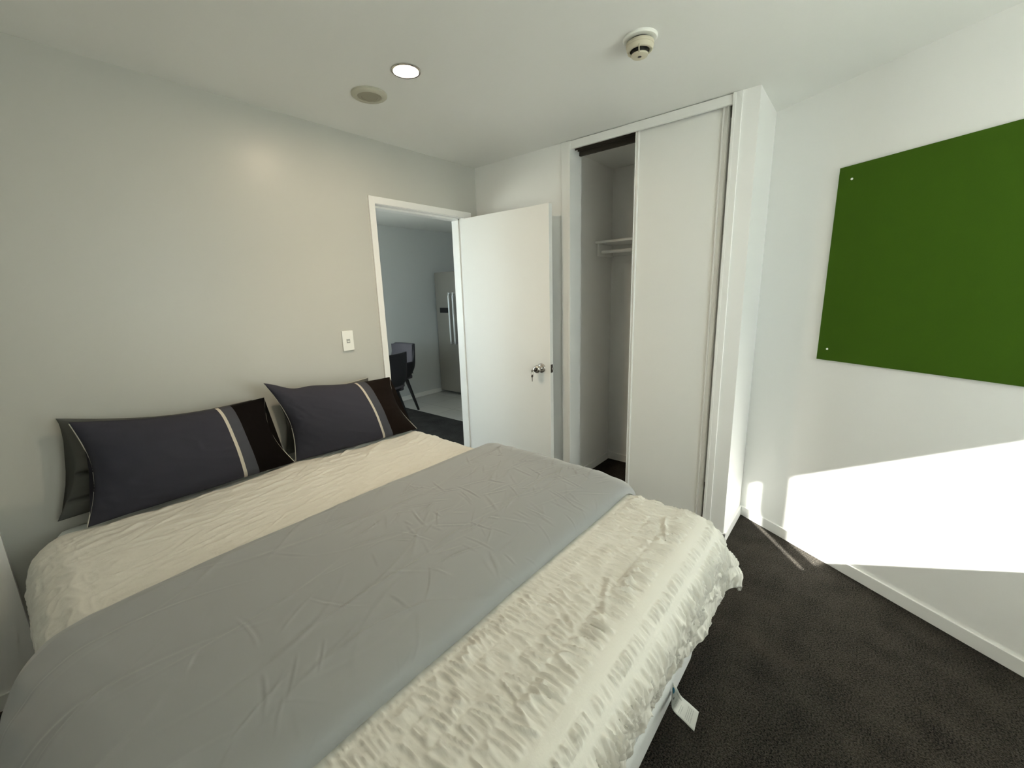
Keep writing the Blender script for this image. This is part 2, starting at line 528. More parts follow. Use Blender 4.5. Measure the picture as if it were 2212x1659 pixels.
# baseboards
bh = 0.062
def bb(name, segs, m=M_TRIM):
    bm = bmesh.new()
    for a, b, side in segs:
        obox(bm, Vector((*a, 0)), Vector((*b, 0)), 0.012, 0, bh, side=side, bevel=0.002)
    return struct(obj(name, bm, m))
bb('baseboard_left', [((-0.143, YL), (1.54, YL), -1), ((X_NEAR, 2.335), (-0.143, 2.335), -1), ((2.41, YL), (2.48, YL), -1)])
bb('baseboard_far', [((XF, YL), (XF, 1.604), -1), ((XF, 0.568), (XF, YK - 0.012), -1), ((XF - 0.012, YK), (RX - 0.005, YK), -1)])
bb('baseboard_right', [((rw(0.0).x, rw(0.0).y), (rw(SW).x, rw(SW).y), -1)])
bb('baseboard_wardrobe', [((XF + T, 1.64), (3.27, 1.64), -1), ((3.27, 1.64), (3.27, 0.6), -1)])

# wardrobe trim: architrave, head fascia, tracks
t3 = empty('trim_1', (XF, 1.08, 0)); struct(t3, 'white wardrobe surround')
bm = bmesh.new()
box(bm, XF - 0.010, XF + 0.004, 1.555, 1.604, 0, CH - 0.002, 0.002)
box(bm, XF - 0.012, XF + 0.13, 1.538, 1.556, 0, CH - 0.002, 0.0015)
under(obj('architrave', bm, M_TRIM), t3)
bm = bmesh.new()
box(bm, XF - 0.010, XF + 0.004, 0.569, 0.606, 0, CH - 0.002, 0.002)
box(bm, XF - 0.012, XF + 0.13, 0.597, 0.611, 0, CH - 0.002, 0.0015)
under(obj('architrave', bm, M_TRIM), t3)
bm = bmesh.new()
box(bm, XF - 0.004, XF + 0.012, 0.611, 1.538, 2.350, 2.396, 0.001)
under(obj('track_fascia', bm, M_TRIM), t3)
bm = bmesh.new()
for k in range(4):
    x = XF + 0.015 + k * 0.033
    box(bm, x, x + 0.003, 0.612, 1.537, 2.352, 2.392)
box(bm, XF + 0.012, XF + 0.122, 0.612, 1.537, 2.392, 2.398)
box(bm, XF + 0.100, XF + 0.118, 0.612, 1.537, 2.330, 2.392)
under(obj('top_track', bm, M_DARKTRACK), t3)
bm = bmesh.new()
box(bm, XF + 0.122, XF + 0.135, 0.612, 1.537, 2.353, CH)
under(obj('head_liner', bm, M_WALL), t3)
bm = bmesh.new()
for k in range(3):
    x = XF + 0.015 + k * 0.04
    box(bm, x, x + 0.003, 0.612, 1.537, 0.0, 0.012)
under(obj('floor_track', bm, M_ALU), t3)

def slider(name, y0, y1, x0, label):
    r = empty(name, (x0, (y0 + y1) / 2, 0.015)); struct(r, label)
    bm = bmesh.new()
    box(bm, x0 + 0.006, x0 + 0.018, y0 + 0.02, y1 - 0.012, 0.03, 2.372)
    under(obj('door_panel', bm, M_DOOR), r)
    for a, b, nm in ((y1 - 0.024, y1, 'left'), (y0, y0 + 0.034, 'right')):
        bm = bmesh.new()
        box(bm, x0, x0 + 0.026, a, b, 0.014, 2.376, 0.002)
        w = (b - a)
        box(bm, x0 - 0.006, x0 + 0.002, a + w * 0.1, a + w * 0.32, 0.014, 2.376, 0.0015)
        box(bm, x0 - 0.006, x0 + 0.002, b - w * 0.30, b - w * 0.08, 0.014, 2.376, 0.0015)
        under(obj('stile', bm, M_ALU), r)
    bm = bmesh.new()
    box(bm, x0, x0 + 0.024, y0 + 0.02, y1 - 0.02, 0.014, 0.04, 0.001)
    under(obj('bottom_rail', bm, M_ALU), r)
    return r
slider('door_2', 0.629, 1.121, XF + 0.022, 'white sliding wardrobe door, in front')
slider('door_3', 0.642, 1.112, XF + 0.072, 'white sliding wardrobe door, stacked behind the front one')

# wardrobe shelf and rail
ws = empty('wardrobe_shelf', (3.13, 1.1, 1.74))
tag(ws, 'white wardrobe shelf with hanging rail under it, seen through the open wardrobe', 'shelf')
bm = bmesh.new(); box(bm, 2.99, 3.268, 0.605, 1.638, 1.826, 1.842, 0.001); under(obj('shelf_board', bm, M_TRIM), ws)
bm = bmesh.new(); box(bm, 3.02, 3.268, 1.620, 1.638, 1.735, 1.825, 0.001); under(obj('support_cleat', bm, M_TRIM), ws)
bm = bmesh.new(); box(bm, 3.250, 3.268, 0.605, 1.619, 1.745, 1.825, 0.001); under(obj('back_cleat', bm, M_TRIM), ws)
bm = bmesh.new(); tube(bm, [(3.065, 0.61, 1.765), (3.065, 1.619, 1.765)], 0.0125, 16); under(obj('hanging_rail', bm, M_TRIM, smooth=True, angle=50), ws)

# door frame (jambs + architrave)
tr = empty('trim_2', ((DX0 + DX1) / 2, YL, 0)); struct(tr, 'white door frame in the grey wall')
bm = bmesh.new()
aw = 0.040
box(bm, DX0 - aw, DX0 + 0.001, YL - 0.012, YL + 0.002, 0, DZ + aw, 0.002)
box(bm, DX1 + 0.0, DX1 + 0.078, YL - 0.012, YL + 0.002, 0, DZ + aw, 0.002)
box(bm, DX0 - aw + 0.003, DX1 + 0.075, YL - 0.0118, YL + 0.002, DZ - 0.001, DZ + aw, 0.002)
under(obj('architrave', bm, M_TRIM), tr)
bm = bmesh.new()
box(bm, DX0 - 0.014, DX0 + 0.002, YL - 0.004, YL + T + 0.004, 0, DZ)
box(bm, DX1 - 0.002, DX1 + 0.014, YL - 0.004, YL + T + 0.004, 0, DZ)
box(bm, DX0, DX1, YL - 0.004, YL + T + 0.004, DZ - 0.004, DZ + 0.012)
under(obj('jamb', bm, M_TRIM), tr)
bm = bmesh.new()
box(bm, DX0 + 0.002, DX0 + 0.012, YL + 0.04, YL + T, 0, DZ - 0.004, 0.001)
box(bm, DX1 - 0.012, DX1 - 0.002, YL + 0.04, YL + T, 0, DZ - 0.004, 0.001)
box(bm, DX0 + 0.002, DX1 - 0.002, YL + 0.04, YL + T, DZ - 0.016, DZ - 0.004, 0.001)
under(obj('door_stop', bm, M_TRIM), tr)

# hinged door, open
door = empty('door_1', (2.326, YL - 0.016, 0.012)); struct(door, 'open white flush door')
DL = 0.775
bm = bmesh.new(); box(bm, -0.036, 0.0, -DL, 0, 0, 2.008, 0.0012)
leaf = obj('door_leaf', bm, M_DOOR, door)
kz, ky = 0.957, -DL + 0.072
bm = bmesh.new()
lathe(bm, [(0.033, -0.036), (0.033, -0.040), (0.030, -0.044), (0.015, -0.047), (0.012, -0.060), (0.017, -0.068), (0.0255, -0.078), (0.0275, -0.088), (0.0255, -0.097), (0.0185, -0.104), (0.0135, -0.105), (0.0125, -0.101)], (0, ky, kz), 40, 'X')
knob = obj('door_knob', bm, M_CHROME, door, smooth=True, angle=50)
bm = bmesh.new()
lathe(bm, [(0.0105, -0.099), (0.0105, -0.1045), (0.009, -0.106)], (0, ky, kz), 24, 'X')
obj('key_cylinder', bm, M_DARKMETAL, knob, smooth=True, angle=50)
bm = bmesh.new()
lathe(bm, [(0.033, 0.0), (0.033, 0.004), (0.030, 0.008), (0.015, 0.011), (0.012, 0.024), (0.017, 0.032), (0.0255, 0.042), (0.0275, 0.052), (0.0255, 0.061), (0.0185, 0.068)], (0, ky, kz), 40, 'X')
obj('door_knob', bm, M_CHROME, door, smooth=True, angle=50)
bm = bmesh.new(); box(bm, -0.031, -0.007, -DL - 0.0015, -DL + 0.001, kz - 0.028, kz + 0.028, 0.0006)
lp = obj('latch_plate', bm, M_DARKMETAL, door)
bm = bmesh.new(); box(bm, -0.026, -0.013, -DL - 0.010, -DL, kz - 0.008, kz + 0.008, 0.003)
obj('latch_bolt', bm, M_CHROME, lp, smooth=True, angle=50)
for hz in (0.22, 1.79):
    bm = bmesh.new(); tube(bm, [(0.004, 0.006, hz - 0.045), (0.004, 0.006, hz + 0.045)], 0.006, 12)
    obj('hinge', bm, M_CHROME, door, smooth=True, angle=50)
door.rotation_euler = (0, 0, math.radians(1.2))

# keys hanging from the knob
ko = empty('door_key', (2.326 - 0.110, YL - 0.016 + ky, 0.012 + kz))
tag(ko, 'small pair of metal keys hanging from the lock in the door knob', 'keys')
bm = bmesh.new()
box(bm, -0.012, 0.000, -0.0008, 0.0008, -0.0035, 0.0035)
lathe(bm, [(0.009, -0.001), (0.009, 0.001)], (-0.018, 0, -0.004), 20, 'Y')
obj('key_in_lock', bm, M_CHROME, ko)
bm = bmesh.new()
tube(bm, [(-0.018 + 0.002, 0.011 * math.cos(a), -0.020 + 0.011 * math.sin(a)) for a in np.linspace(0, 2 * math.pi, 20, endpoint=False)], 0.0009, 6, closed=True)
obj('key_ring', bm, M_CHROME, ko, smooth=True)
bm = bmesh.new()
lathe(bm, [(0.010, -0.001), (0.010, 0.001)], (-0.018, 0.0, -0.038), 20, 'Y')
box(bm, -0.0205, -0.0155, -0.0009, 0.0009, -0.075, -0.045)
obj('hanging_key', bm, M_DARKMETAL, ko)

# light switch
sw = empty('light_switch', (1.311, YL, 1.2265))
tag(sw, 'white vertical light switch plate with grey rocker on the grey wall', 'light switch')
bm = bmesh.new(); box(bm, -0.035, 0.035, -0.010, 0.001, -0.059, 0.059, 0.0022); obj('switch_plate', bm, M_PLASTIC, sw)
bm = bmesh.new(); box(bm, -0.011, 0.011, -0.0115, -0.009, -0.014, 0.010, 0.0008); rk = obj('switch_surround', bm, M_SWITCHGREY, sw)
bm = bmesh.new(); box(bm, -0.007, 0.007, -0.0135, -0.010, -0.007, -0.001, 0.0008); obj('switch_rocker', bm, M_PLASTIC, rk)

# ceiling downlight
dl = empty('downlight', (1.271, 1.593, CH))
tag(dl, 'round recessed ceiling downlight, switched on, glowing warm white', 'ceiling light')
bm = bmesh.new()
lathe(bm, [(0.062, 0.0), (0.062, -0.003), (0.058, -0.006), (0.052, -0.005), (0.051, -0.002)], (0, 0, 0), 48, 'Z', cap=False)
obj('trim_ring', bm, M_CHROME, dl, smooth=True, angle=40)
bm = bmesh.new(); lathe(bm, [(0.0505, -0.001), (0.0505, -0.003), (0.04, -0.004)], (0, 0, 0), 48, 'Z')
obj('lamp_diffuser', bm, emis('lamp_glow', (1.0, 0.80, 0.56), 125.0), dl)
spd = bpy.data.lights.new('downlight_beam', 'SPOT'); spd.energy = 12.0; spd.color = (1.0, 0.80, 0.56)
spd.spot_size = math.radians(115); spd.spot_blend = 0.9; spd.shadow_soft_size = 0.04
spo = bpy.data.objects.new('downlight_beam', spd); spo.location = (0, 0, -0.012); col.objects.link(spo); spo.parent = dl

# round ceiling vent
cv = empty('ceiling_vent', (1.281, 1.886, CH))
tag(cv, 'round cream ceiling vent with darker centre disc, beside the lit downlight', 'ceiling vent')
bm = bmesh.new(); lathe(bm, [(0.080, 0.0), (0.080, -0.008), (0.074, -0.013), (0.056, -0.015), (0.053, -0.012)], (0, 0, 0), 56, 'Z', cap=False)
obj('vent_rim', bm, M_VENT, cv, smooth=True, angle=40)
bm = bmesh.new(); lathe(bm, [(0.054, -0.010), (0.052, -0.013), (0.036, -0.015), (0.034, -0.013), (0.001, -0.013)], (0, 0, 0), 56, 'Z')
obj('vent_disc', bm, M_VENTC, cv, smooth=True, angle=40)

# smoke detector
sm = empty('smoke_detector', (1.722, 0.765, CH))
tag(sm, 'cream smoke detector on the ceiling above the wardrobe side', 'smoke detector')
bm = bmesh.new(); lathe(bm, [(0.063, 0.0), (0.063, -0.005), (0.059, -0.009), (0.045, -0.009)], (0, 0, 0), 56, 'Z')
obj('base_ring', bm, M_PLASTIC, sm, smooth=True, angle=40)
bm = bmesh.new(); lathe(bm, [(0.038, -0.008), (0.038, -0.020)], (0, 0, 0), 48, 'Z')
obj('dark_gap', bm, M_BLACK, sm)
bm = bmesh.new(); lathe(bm, [(0.040, -0.0165), (0.0495, -0.0175), (0.0510, -0.020), (0.0510, -0.029), (0.0490, -0.030), (0.0485, -0.040), (0.044, -0.045), (0.036, -0.045)], (0, 0, 0), 56, 'Z', cap=False)
body = obj('detector_body', bm, M_CREAMPL, sm, smooth=True, angle=40)
bm = bmesh.new(); lathe(bm, [(0.030, -0.040), (0.030, -0.057)], (0, 0, 0), 48, 'Z')
obj('sensor_chamber', bm, M_BLACK, sm)
bm = bmesh.new(); lathe(bm, [(0.031, -0.056), (0.032, -0.058), (0.030, -0.062), (0.0075, -0.064), (0.0065, -0.062)], (0, 0, 0), 48, 'Z')
obj('detector_cap', bm, M_CREAMPL, sm, smooth=True, angle=40)
bm = bmesh.new(); lathe(bm, [(0.0065, -0.0625), (0.0065, -0.0642)], (0, 0, 0), 20, 'Z')
obj('test_hole', bm, M_BLACK, sm)
for k in range(4):
    a = math.radians(20 + 90 * k)
    bm = bmesh.new()
    c, s = math.cos(a), math.sin(a)
    tube(bm, [(0.046 * c, 0.046 * s, -0.040), (0.041 * c, 0.041 * s, -0.052), (0.031 * c, 0.031 * s, -0.060)], 0.0022, 8)
    obj('rib', bm, M_CREAMPL, sm, smooth=True)

# green pin board on the right wall
gb = empty('pinboard', rw(0.982, 0.0, 1.0925))
tag(gb, 'large dark green felt pinboard screwed to the white right wall', 'pinboard')
bm = bmesh.new(); obox(bm, rw(0.381, 0.0005), rw(1.60, 0.0005), 0.011, 1.0925, 2.0155, side=-1, bevel=0.001)
under(obj('board_panel', bm, M_GREEN), gb)
for s, z in ((0.442, 1.954), (0.430, 1.150), (1.545, 1.954), (1.545, 1.150)):
    c = rw(s, 0.0115, z)
    bm = bmesh.new()
    lathe(bm, [(0.0052, 0.0), (0.0048, 0.0025), (0.002, 0.004)], (0, 0, 0), 16, 'Z')
    q = Vector(E2).to_track_quat('Z', 'Y').to_matrix().to_4x4(); q.translation = c
    bmesh.ops.transform(bm, matrix=q, verts=bm.verts)
    under(obj('screw_cap', bm, M_PLASTIC, smooth=True, angle=50), gb)

# ------------------------------------------------------------------ hall beyond the door
HY = 5.0
slab('floor_hall', [(0.3, YL + 0.0), (3.295, YL + 0.0), (3.295, HY + 0.1), (0.3, HY + 0.1)], -0.05, -0.001, M_HCARPET)
slab('floor_kitchen', [(3.295, YL + 0.0), (5.4, YL + 0.0), (5.4, HY + 0.1), (3.295, HY + 0.1)], -0.05, 0.0, M_TILES)
slab('ceiling_hall', [(0.2, YL + 0.03), (5.5, YL + 0.03), (5.5, HY + 0.2), (0.2, HY + 0.2)], CH, CH + 0.08, M_CEIL)
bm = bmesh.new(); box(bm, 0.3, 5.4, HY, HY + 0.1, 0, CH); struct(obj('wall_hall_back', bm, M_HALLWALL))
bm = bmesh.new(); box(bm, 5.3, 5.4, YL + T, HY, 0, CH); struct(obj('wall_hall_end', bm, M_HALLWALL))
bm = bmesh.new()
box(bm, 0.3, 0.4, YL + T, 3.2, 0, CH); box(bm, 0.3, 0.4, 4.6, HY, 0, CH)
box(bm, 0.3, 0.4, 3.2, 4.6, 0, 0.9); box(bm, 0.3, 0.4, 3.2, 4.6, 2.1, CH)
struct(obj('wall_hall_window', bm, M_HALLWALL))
bm = bmesh.new(); box(bm, 0.34, 0.345, 3.2, 4.6, 0.9, 2.1); struct(obj('window_2', bm, M_GLASS), 'hall window')
bb('baseboard_hall', [((0.4, HY), (5.3, HY), -1)])

# fridge
fr = empty('fridge', (4.55, 4.53, 0)); tag(fr, 'tall grey steel side by side fridge seen through the doorway', 'fridge')
bm = bmesh.new(); box(bm, 4.25, 4.90, 4.09, 4.965, 0.03, 1.80, 0.004); under(obj('fridge_cabinet', bm, M_FRIDGE), fr)
for a, b, ya in ((4.5345, 4.965, 4.633), (4.09, 4.5295, 4.545)):
    bm = bmesh.new(); box(bm, 4.205, 4.247, a, b, 0.035, 1.805, 0.006); d = under(obj('fridge_door', bm, M_FRIDGE, smooth=True, angle=40), fr)
    bm = bmesh.new()
    tube(bm, [(4.206, ya, 1.49), (4.165, ya, 1.505), (4.162, ya, 1.46), (4.162, ya, 0.82), (4.165, ya, 0.775), (4.206, ya, 0.79)], 0.0125, 12)
    h = obj('door_handle', bm, M_HANDLE, smooth=True)
    h.parent = d
bm = bmesh.new(); box(bm, 4.20, 4.2052, 4.665, 4.878, 1.222, 1.294, 0.001); dsp = under(obj('display_panel', bm, M_BLACK), fr)

# dining chairs (tub shell, four splayed legs)
def chair_shell():
    na, nh = 60, 18
    A = np.linspace(-1, 1, na)                # angle around; 0 = back
    P = []
    th = 0.028
    def pt(a, k, inner):
        ang = a * math.radians(118)
        # rim height: tall back, lower arms
        ab = abs(a)
        top = 0.66 + (0.875 - 0.66) * (1 - sstep(0.34, 0.46, ab)) - 0.05 * sstep(0.85, 1.0, ab)
        bot = 0.405
        z = bot + (top - bot) * k
        R = 0.165 + 0.11 * (1 - (1 - min(1, (z - bot) / 0.24)) ** 2)
        R += 0.05 * max(0, (z - 0.6)) * (1 if ab < 0.42 else 0.3)
        n = 3.2                                # squarish plan
        c, s = math.cos(ang), math.sin(ang)
        rr = R / (abs(c) ** n + abs(s) ** n) ** (1 / n)
        if inner: rr -= th
        return (-rr * c, rr * s, z - (0.0 if not inner else -0.0))
    rows = []
    for k in np.linspace(0, 1, nh): rows.append([pt(a, k, False) for a in A])
    for k in np.linspace(1, 0, nh): rows.append([pt(a, k, True) for a in A])
    return np.array(rows)
def make_chair():
    r = empty('dining_chair')
    P = chair_shell()
    sh = link('shell', grid_mesh('shell', P), [M_SHELL, M_CUSH], r)
    n_ = P.shape[1] - 1
    for f_ in sh.data.polygons:
        if f_.index // n_ >= 18: f_.material_index = 1
    bm = bmesh.new()
    box(bm, -0.19, 0.165, -0.195, 0.195, 0.432, 0.485, 0.02)
    obj('seat_cushion', bm, M_CUSH, r, smooth=True, angle=60)
    # padded inside of the back
    na, nh = 40, 16
    Q = np.zeros((nh, na, 3))
    for j, k in enumerate(np.linspace(0, 1, nh)):
        for i, a in enumerate(np.linspace(-0.40, 0.40, na)):
            ang = a * math.radians(118); z = 0.485 + (0.862 - 0.485) * k
            R = 0.275 + 0.05 * max(0, z - 0.6) - 0.03
            c, s = math.cos(ang), math.sin(ang)
            rr = R / (abs(c) ** 3.2 + abs(s) ** 3.2) ** (1 / 3.2)
            puff = 0.012 * min(1, 4 * k, 4 * (1 - k)) * min(1, 6 * (0.40 - abs(a)))
            Q[j, i] = (-(rr - puff - 0.002) * c, (rr - puff - 0.002) * s, z)
    link('back_pad', grid_mesh('back_pad', Q), M_CUSH, r)
    for sx in (-1, 1):
        for sy in (-1, 1):
            bm = bmesh.new()
            tube(bm, [(sx * 0.13, sy * 0.13, 0.43), (sx * 0.225, sy * 0.215, 0.0)], lambda t: 0.025 - 0.010 * t, 12)
            obj('leg', bm, M_LEG, r, smooth=True, angle=50)
    return r
def copy_tree(o, parent=None):
    c = o.copy(); col.objects.link(c); c.parent = parent
    for ch in list(o.children): copy_tree(ch, c)
    return c
ch1 = make_chair()
ch1.location = (3.09, 4.62, 0.0); ch1.rotation_euler = (0, 0, math.radians(182))
tag(ch1, 'grey upholstered tub dining chair by the far hall wall, its inner back showing', 'chair', 'dining chairs in the next room')
ch2 = copy_tree(ch1)
ch2.location = (2.56, 4.08, 0.0); ch2.rotation_euler = (0, 0, math.radians(105))
tag(ch2, 'dark dining chair nearest the doorway, its dark outer back turned this way', 'chair', 'dining chairs in the next room')

# ------------------------------------------------------------------ bed
BX0, BX1, BY0, BY1 = 0.0, 1.53, 0.368, 2.360
bed = empty('bed', (0.765, 1.36, 0)); tag(bed, 'double bed with grey fabric mattress and base against the grey wall', 'bed')
def rbox(x0, x1, y0, y1, z0, z1, r=0.03, wob=0.004, n=(60, 76, 14), seed=1):
    bm = bmesh.new()
    box(bm, x0, x1, y0, y1, z0, z1, r)
    return bm
bm = rbox(BX0 + 0.01, BX1 - 0.01, BY0 + 0.004, BY1 - 0.01, 0.035, 0.160, 0.03); under(obj('bed_base', bm, M_MATTRESS, smooth=True, angle=60), bed)
bm = rbox(BX0, BX1, BY0, BY1, 0.168, 0.585, 0.045)
mt = under(obj('mattress', bm, M_MATTRESS, smooth=True, angle=60), bed)
bm = rbox(BX0 - 0.020, BX1 + 0.006, 1.95, BY1 + 0.006, 0.35, 0.616, 0.05)
under(obj('fitted_sheet', bm, M_SHEET, smooth=True, angle=60), bed)
for x in (0.12, 1.41):
    for y in (0.47, 2.24):
        bm = bmesh.new(); lathe(bm, [(0.025, 0.0), (0.03, 0.036)], (x, y, 0), 20, 'Z'); under(obj('bed_foot', bm, M_BLACK, smooth=True, angle=50), bed)

# care tag hanging out of the seam at the foot of the mattress
def tag_mat():
    m = mat('care_tag_paper', (0.50, 0.51, 0.48), 0.8, 0.2)
    nt = m.node_tree; b = nt.nodes['Principled BSDF']
    uv = nt.nodes.new('ShaderNodeUVMap'); sp = nt.nodes.new('ShaderNodeSeparateXYZ'); nt.links.new(uv.outputs['UV'], sp.inputs[0])
    def mathn(op, a, b_=None, c=None):
        n = nt.nodes.new('ShaderNodeMath'); n.operation = op
        for i, v in enumerate((a, b_, c)):
            if v is None: continue
            if isinstance(v, (int, float)): n.inputs[i].default_value = v
            else: nt.links.new(v, n.inputs[i])
        return n.outputs[0]
    U, V = sp.outputs['X'], sp.outputs['Y']
    def ell(cx, cy, rx, ry):
        dx = mathn('DIVIDE', mathn('SUBTRACT', U, cx), rx); dy = mathn('DIVIDE', mathn('SUBTRACT', V, cy), ry)
        return mathn('LESS_THAN', mathn('ADD', mathn('MULTIPLY', dx, dx), mathn('MULTIPLY', dy, dy)), 1.0)
    def rect(u0, u1, v0, v1):
        a = mathn('MULTIPLY', mathn('GREATER_THAN', U, u0), mathn('LESS_THAN', U, u1))
        c = mathn('MULTIPLY', mathn('GREATER_THAN', V, v0), mathn('LESS_THAN', V, v1))
        return mathn('MULTIPLY', a, c)
    lines = mathn('GREATER_THAN', mathn('SINE', mathn('MULTIPLY', V, 170.0)), 0.1)
    nz = nt.nodes.new('ShaderNodeTexNoise'); nz.inputs['Scale'].default_value = 60; nt.links.new(uv.outputs['UV'], nz.inputs['Vector'])
    words = mathn('GREATER_THAN', nz.outputs['Fac'], 0.46)
    blocks = mathn('ADD', mathn('ADD', rect(0.16, 0.66, 0.40, 0.52), rect(0.14, 0.60, 0.58, 0.66)), rect(0.14, 0.84, 0.72, 0.88))
    txt = mathn('MULTIPLY', mathn('MULTIPLY', mathn('MULTIPLY', lines, words), blocks), 0.6)
    bar = mathn('MULTIPLY', rect(0.80, 0.84, 0.30, 0.56), 0.7)
    def mixc(fac, prev, c):
        mx = nt.nodes.new('ShaderNodeMix'); mx.data_type = 'RGBA'
        nt.links.new(fac, mx.inputs['Factor'])
        if isinstance(prev, tuple): mx.inputs['A'].default_value = (*prev, 1)
        else: nt.links.new(prev, mx.inputs['A'])
        mx.inputs['B'].default_value = (*c, 1)
        return mx.outputs['Result']
    c = mixc(txt, (0.50, 0.51, 0.48), (0.16, 0.16, 0.16))
    c = mixc(bar, c, (0.2, 0.2, 0.2))
    c = mixc(ell(0.62, 0.13, 0.17, 0.07), c, (0.03, 0.15, 0.26))
    c = mixc(ell(0.38, 0.27, 0.07, 0.025), c, (0.02, 0.02, 0.02))
    nt.links.new(c, b.inputs['Base Color'])
    return m
# the tag's two long edges as curves in space (upper/right edge and lower/left edge)
eR = [(1.261, 0.369, 0.139), (1.26, 0.352, 0.124), (1.215, 0.325, 0.152), (1.213, 0.297, 0.144), (1.231, 0.272, 0.112)]
eL = [(1.259, 0.369, 0.089), (1.2, 0.35, 0.117), (1.139, 0.325, 0.163), (1.156, 0.297, 0.128), (1.187, 0.272, 0.076)]
TAGE = (eR, eL)
def bez(pts, n):
    pts = np.array(pts); t = np.linspace(0, len(pts) - 1, n)
    out = []
    for x in t:
        i = min(int(x), len(pts) - 2); f = x - i
        p0 = pts[max(i - 1, 0)]; p1 = pts[i]; p2 = pts[i + 1]; p3 = pts[min(i + 2, len(pts) - 1)]
        out.append(0.5 * ((2 * p1) + (-p0 + p2) * f + (2 * p0 - 5 * p1 + 4 * p2 - p3) * f * f + (-p0 + 3 * p1 - 3 * p2 + p3) * f ** 3))
    return np.array(out)
a_, b_ = bez(eR, 24), bez(eL, 24)
w_ = np.linspace(0, 1, 10)[None, :, None]
P = b_[:, None, :] * (1 - w_) + a_[:, None, :] * w_
uvg = np.stack(np.meshgrid(np.linspace(0, 1, 10), np.linspace(0, 1, 24)), -1)
tg = under(link('care_tag', grid_mesh('care_tag', P, uvg), tag_mat()), bed)
tg['label'] = 'pale printed paper tag with a blue oval mark'
sm_ = tg.modifiers.new('thickness', 'SOLIDIFY'); sm_.thickness = 0.0006

# --- draped bedding surface -------------------------------------------------
ZT = 0.636; RR = 0.115
SX0, SX1, SY0 = 0.020, 1.497, 0.415            # where the cloth starts to roll over the edges
def bed_surface(U, V, rr=RR, extra=0.0):
    """U: cloth coordinate across (x), V: along (y). returns (..,3)"""
    ex = np.maximum(U - SX1, 0) - np.maximum(SX0 - U, 0)
    ey = np.maximum(SY0 - V, 0)
    m = np.sqrt(ex ** 2 + ey ** 2)
    ms = np.maximum(m, 1e-9)
    dx, dy = ex / ms, -ey / ms
    s2 = (2 * np.abs(dx * dy)) ** 2              # 0 at sides, 1 at the corner diagonal
    me = m / (1 + 0.30 * s2)
    q = math.pi / 2 * rr
    phi = np.minimum(me / rr, math.pi / 2 * (1 - 0.24 * s2))
    arc = phi * rr
    hang = np.maximum(me - arc, 0)
    th = np.arctan2(np.abs(dy), np.abs(dx) + 1e-9)
    flare = 0.0 * hang
    out = rr * np.sin(phi) + hang * np.cos(phi)
    down = rr * (1 - np.cos(phi)) + hang * np.sin(phi)
    # hanging folds
    side = (np.abs(dx) > 0.8)
    fold = (0.013 * noise(V * 5.0, U * 0, 3) * side + 0.010 * noise(U * 6.0, V * 0, 5) * (~side)) * sstep(0.03, 0.25, hang) * 1.5
    cone = 0.035 * np.cos(7 * (th - math.radians(47))) * s2 * sstep(0.0, 0.2, hang)
    tuck = -0.22 * hang * (dy < -0.8) * (1 - sstep(0.95, 1.3, U))
    out = out + fold + cone + tuck
    X = np.clip(U, SX0, SX1) + dx * out
    Y = np.maximum(V, SY0) + dy * out
    # crown of the mattress top, with broad softness
    ctr = 1 - ((np.clip(U, SX0, SX1) - 0.76) / 0.80) ** 2
    crown = 0.006 * ctr + 0.006 * noise(U * 2.2, V * 2.2, 9)
    Z = ZT + crown * (m < 0.5) - down + extra
    return np.stack([X, Y, Z], -1)
def normals(P):
    du = np.gradient(P, axis=1); dv = np.gradient(P, axis=0)
    n = np.cross(du, dv)
    n /= np.maximum(np.linalg.norm(n, axis=-1, keepdims=True), 1e-9)
    return n

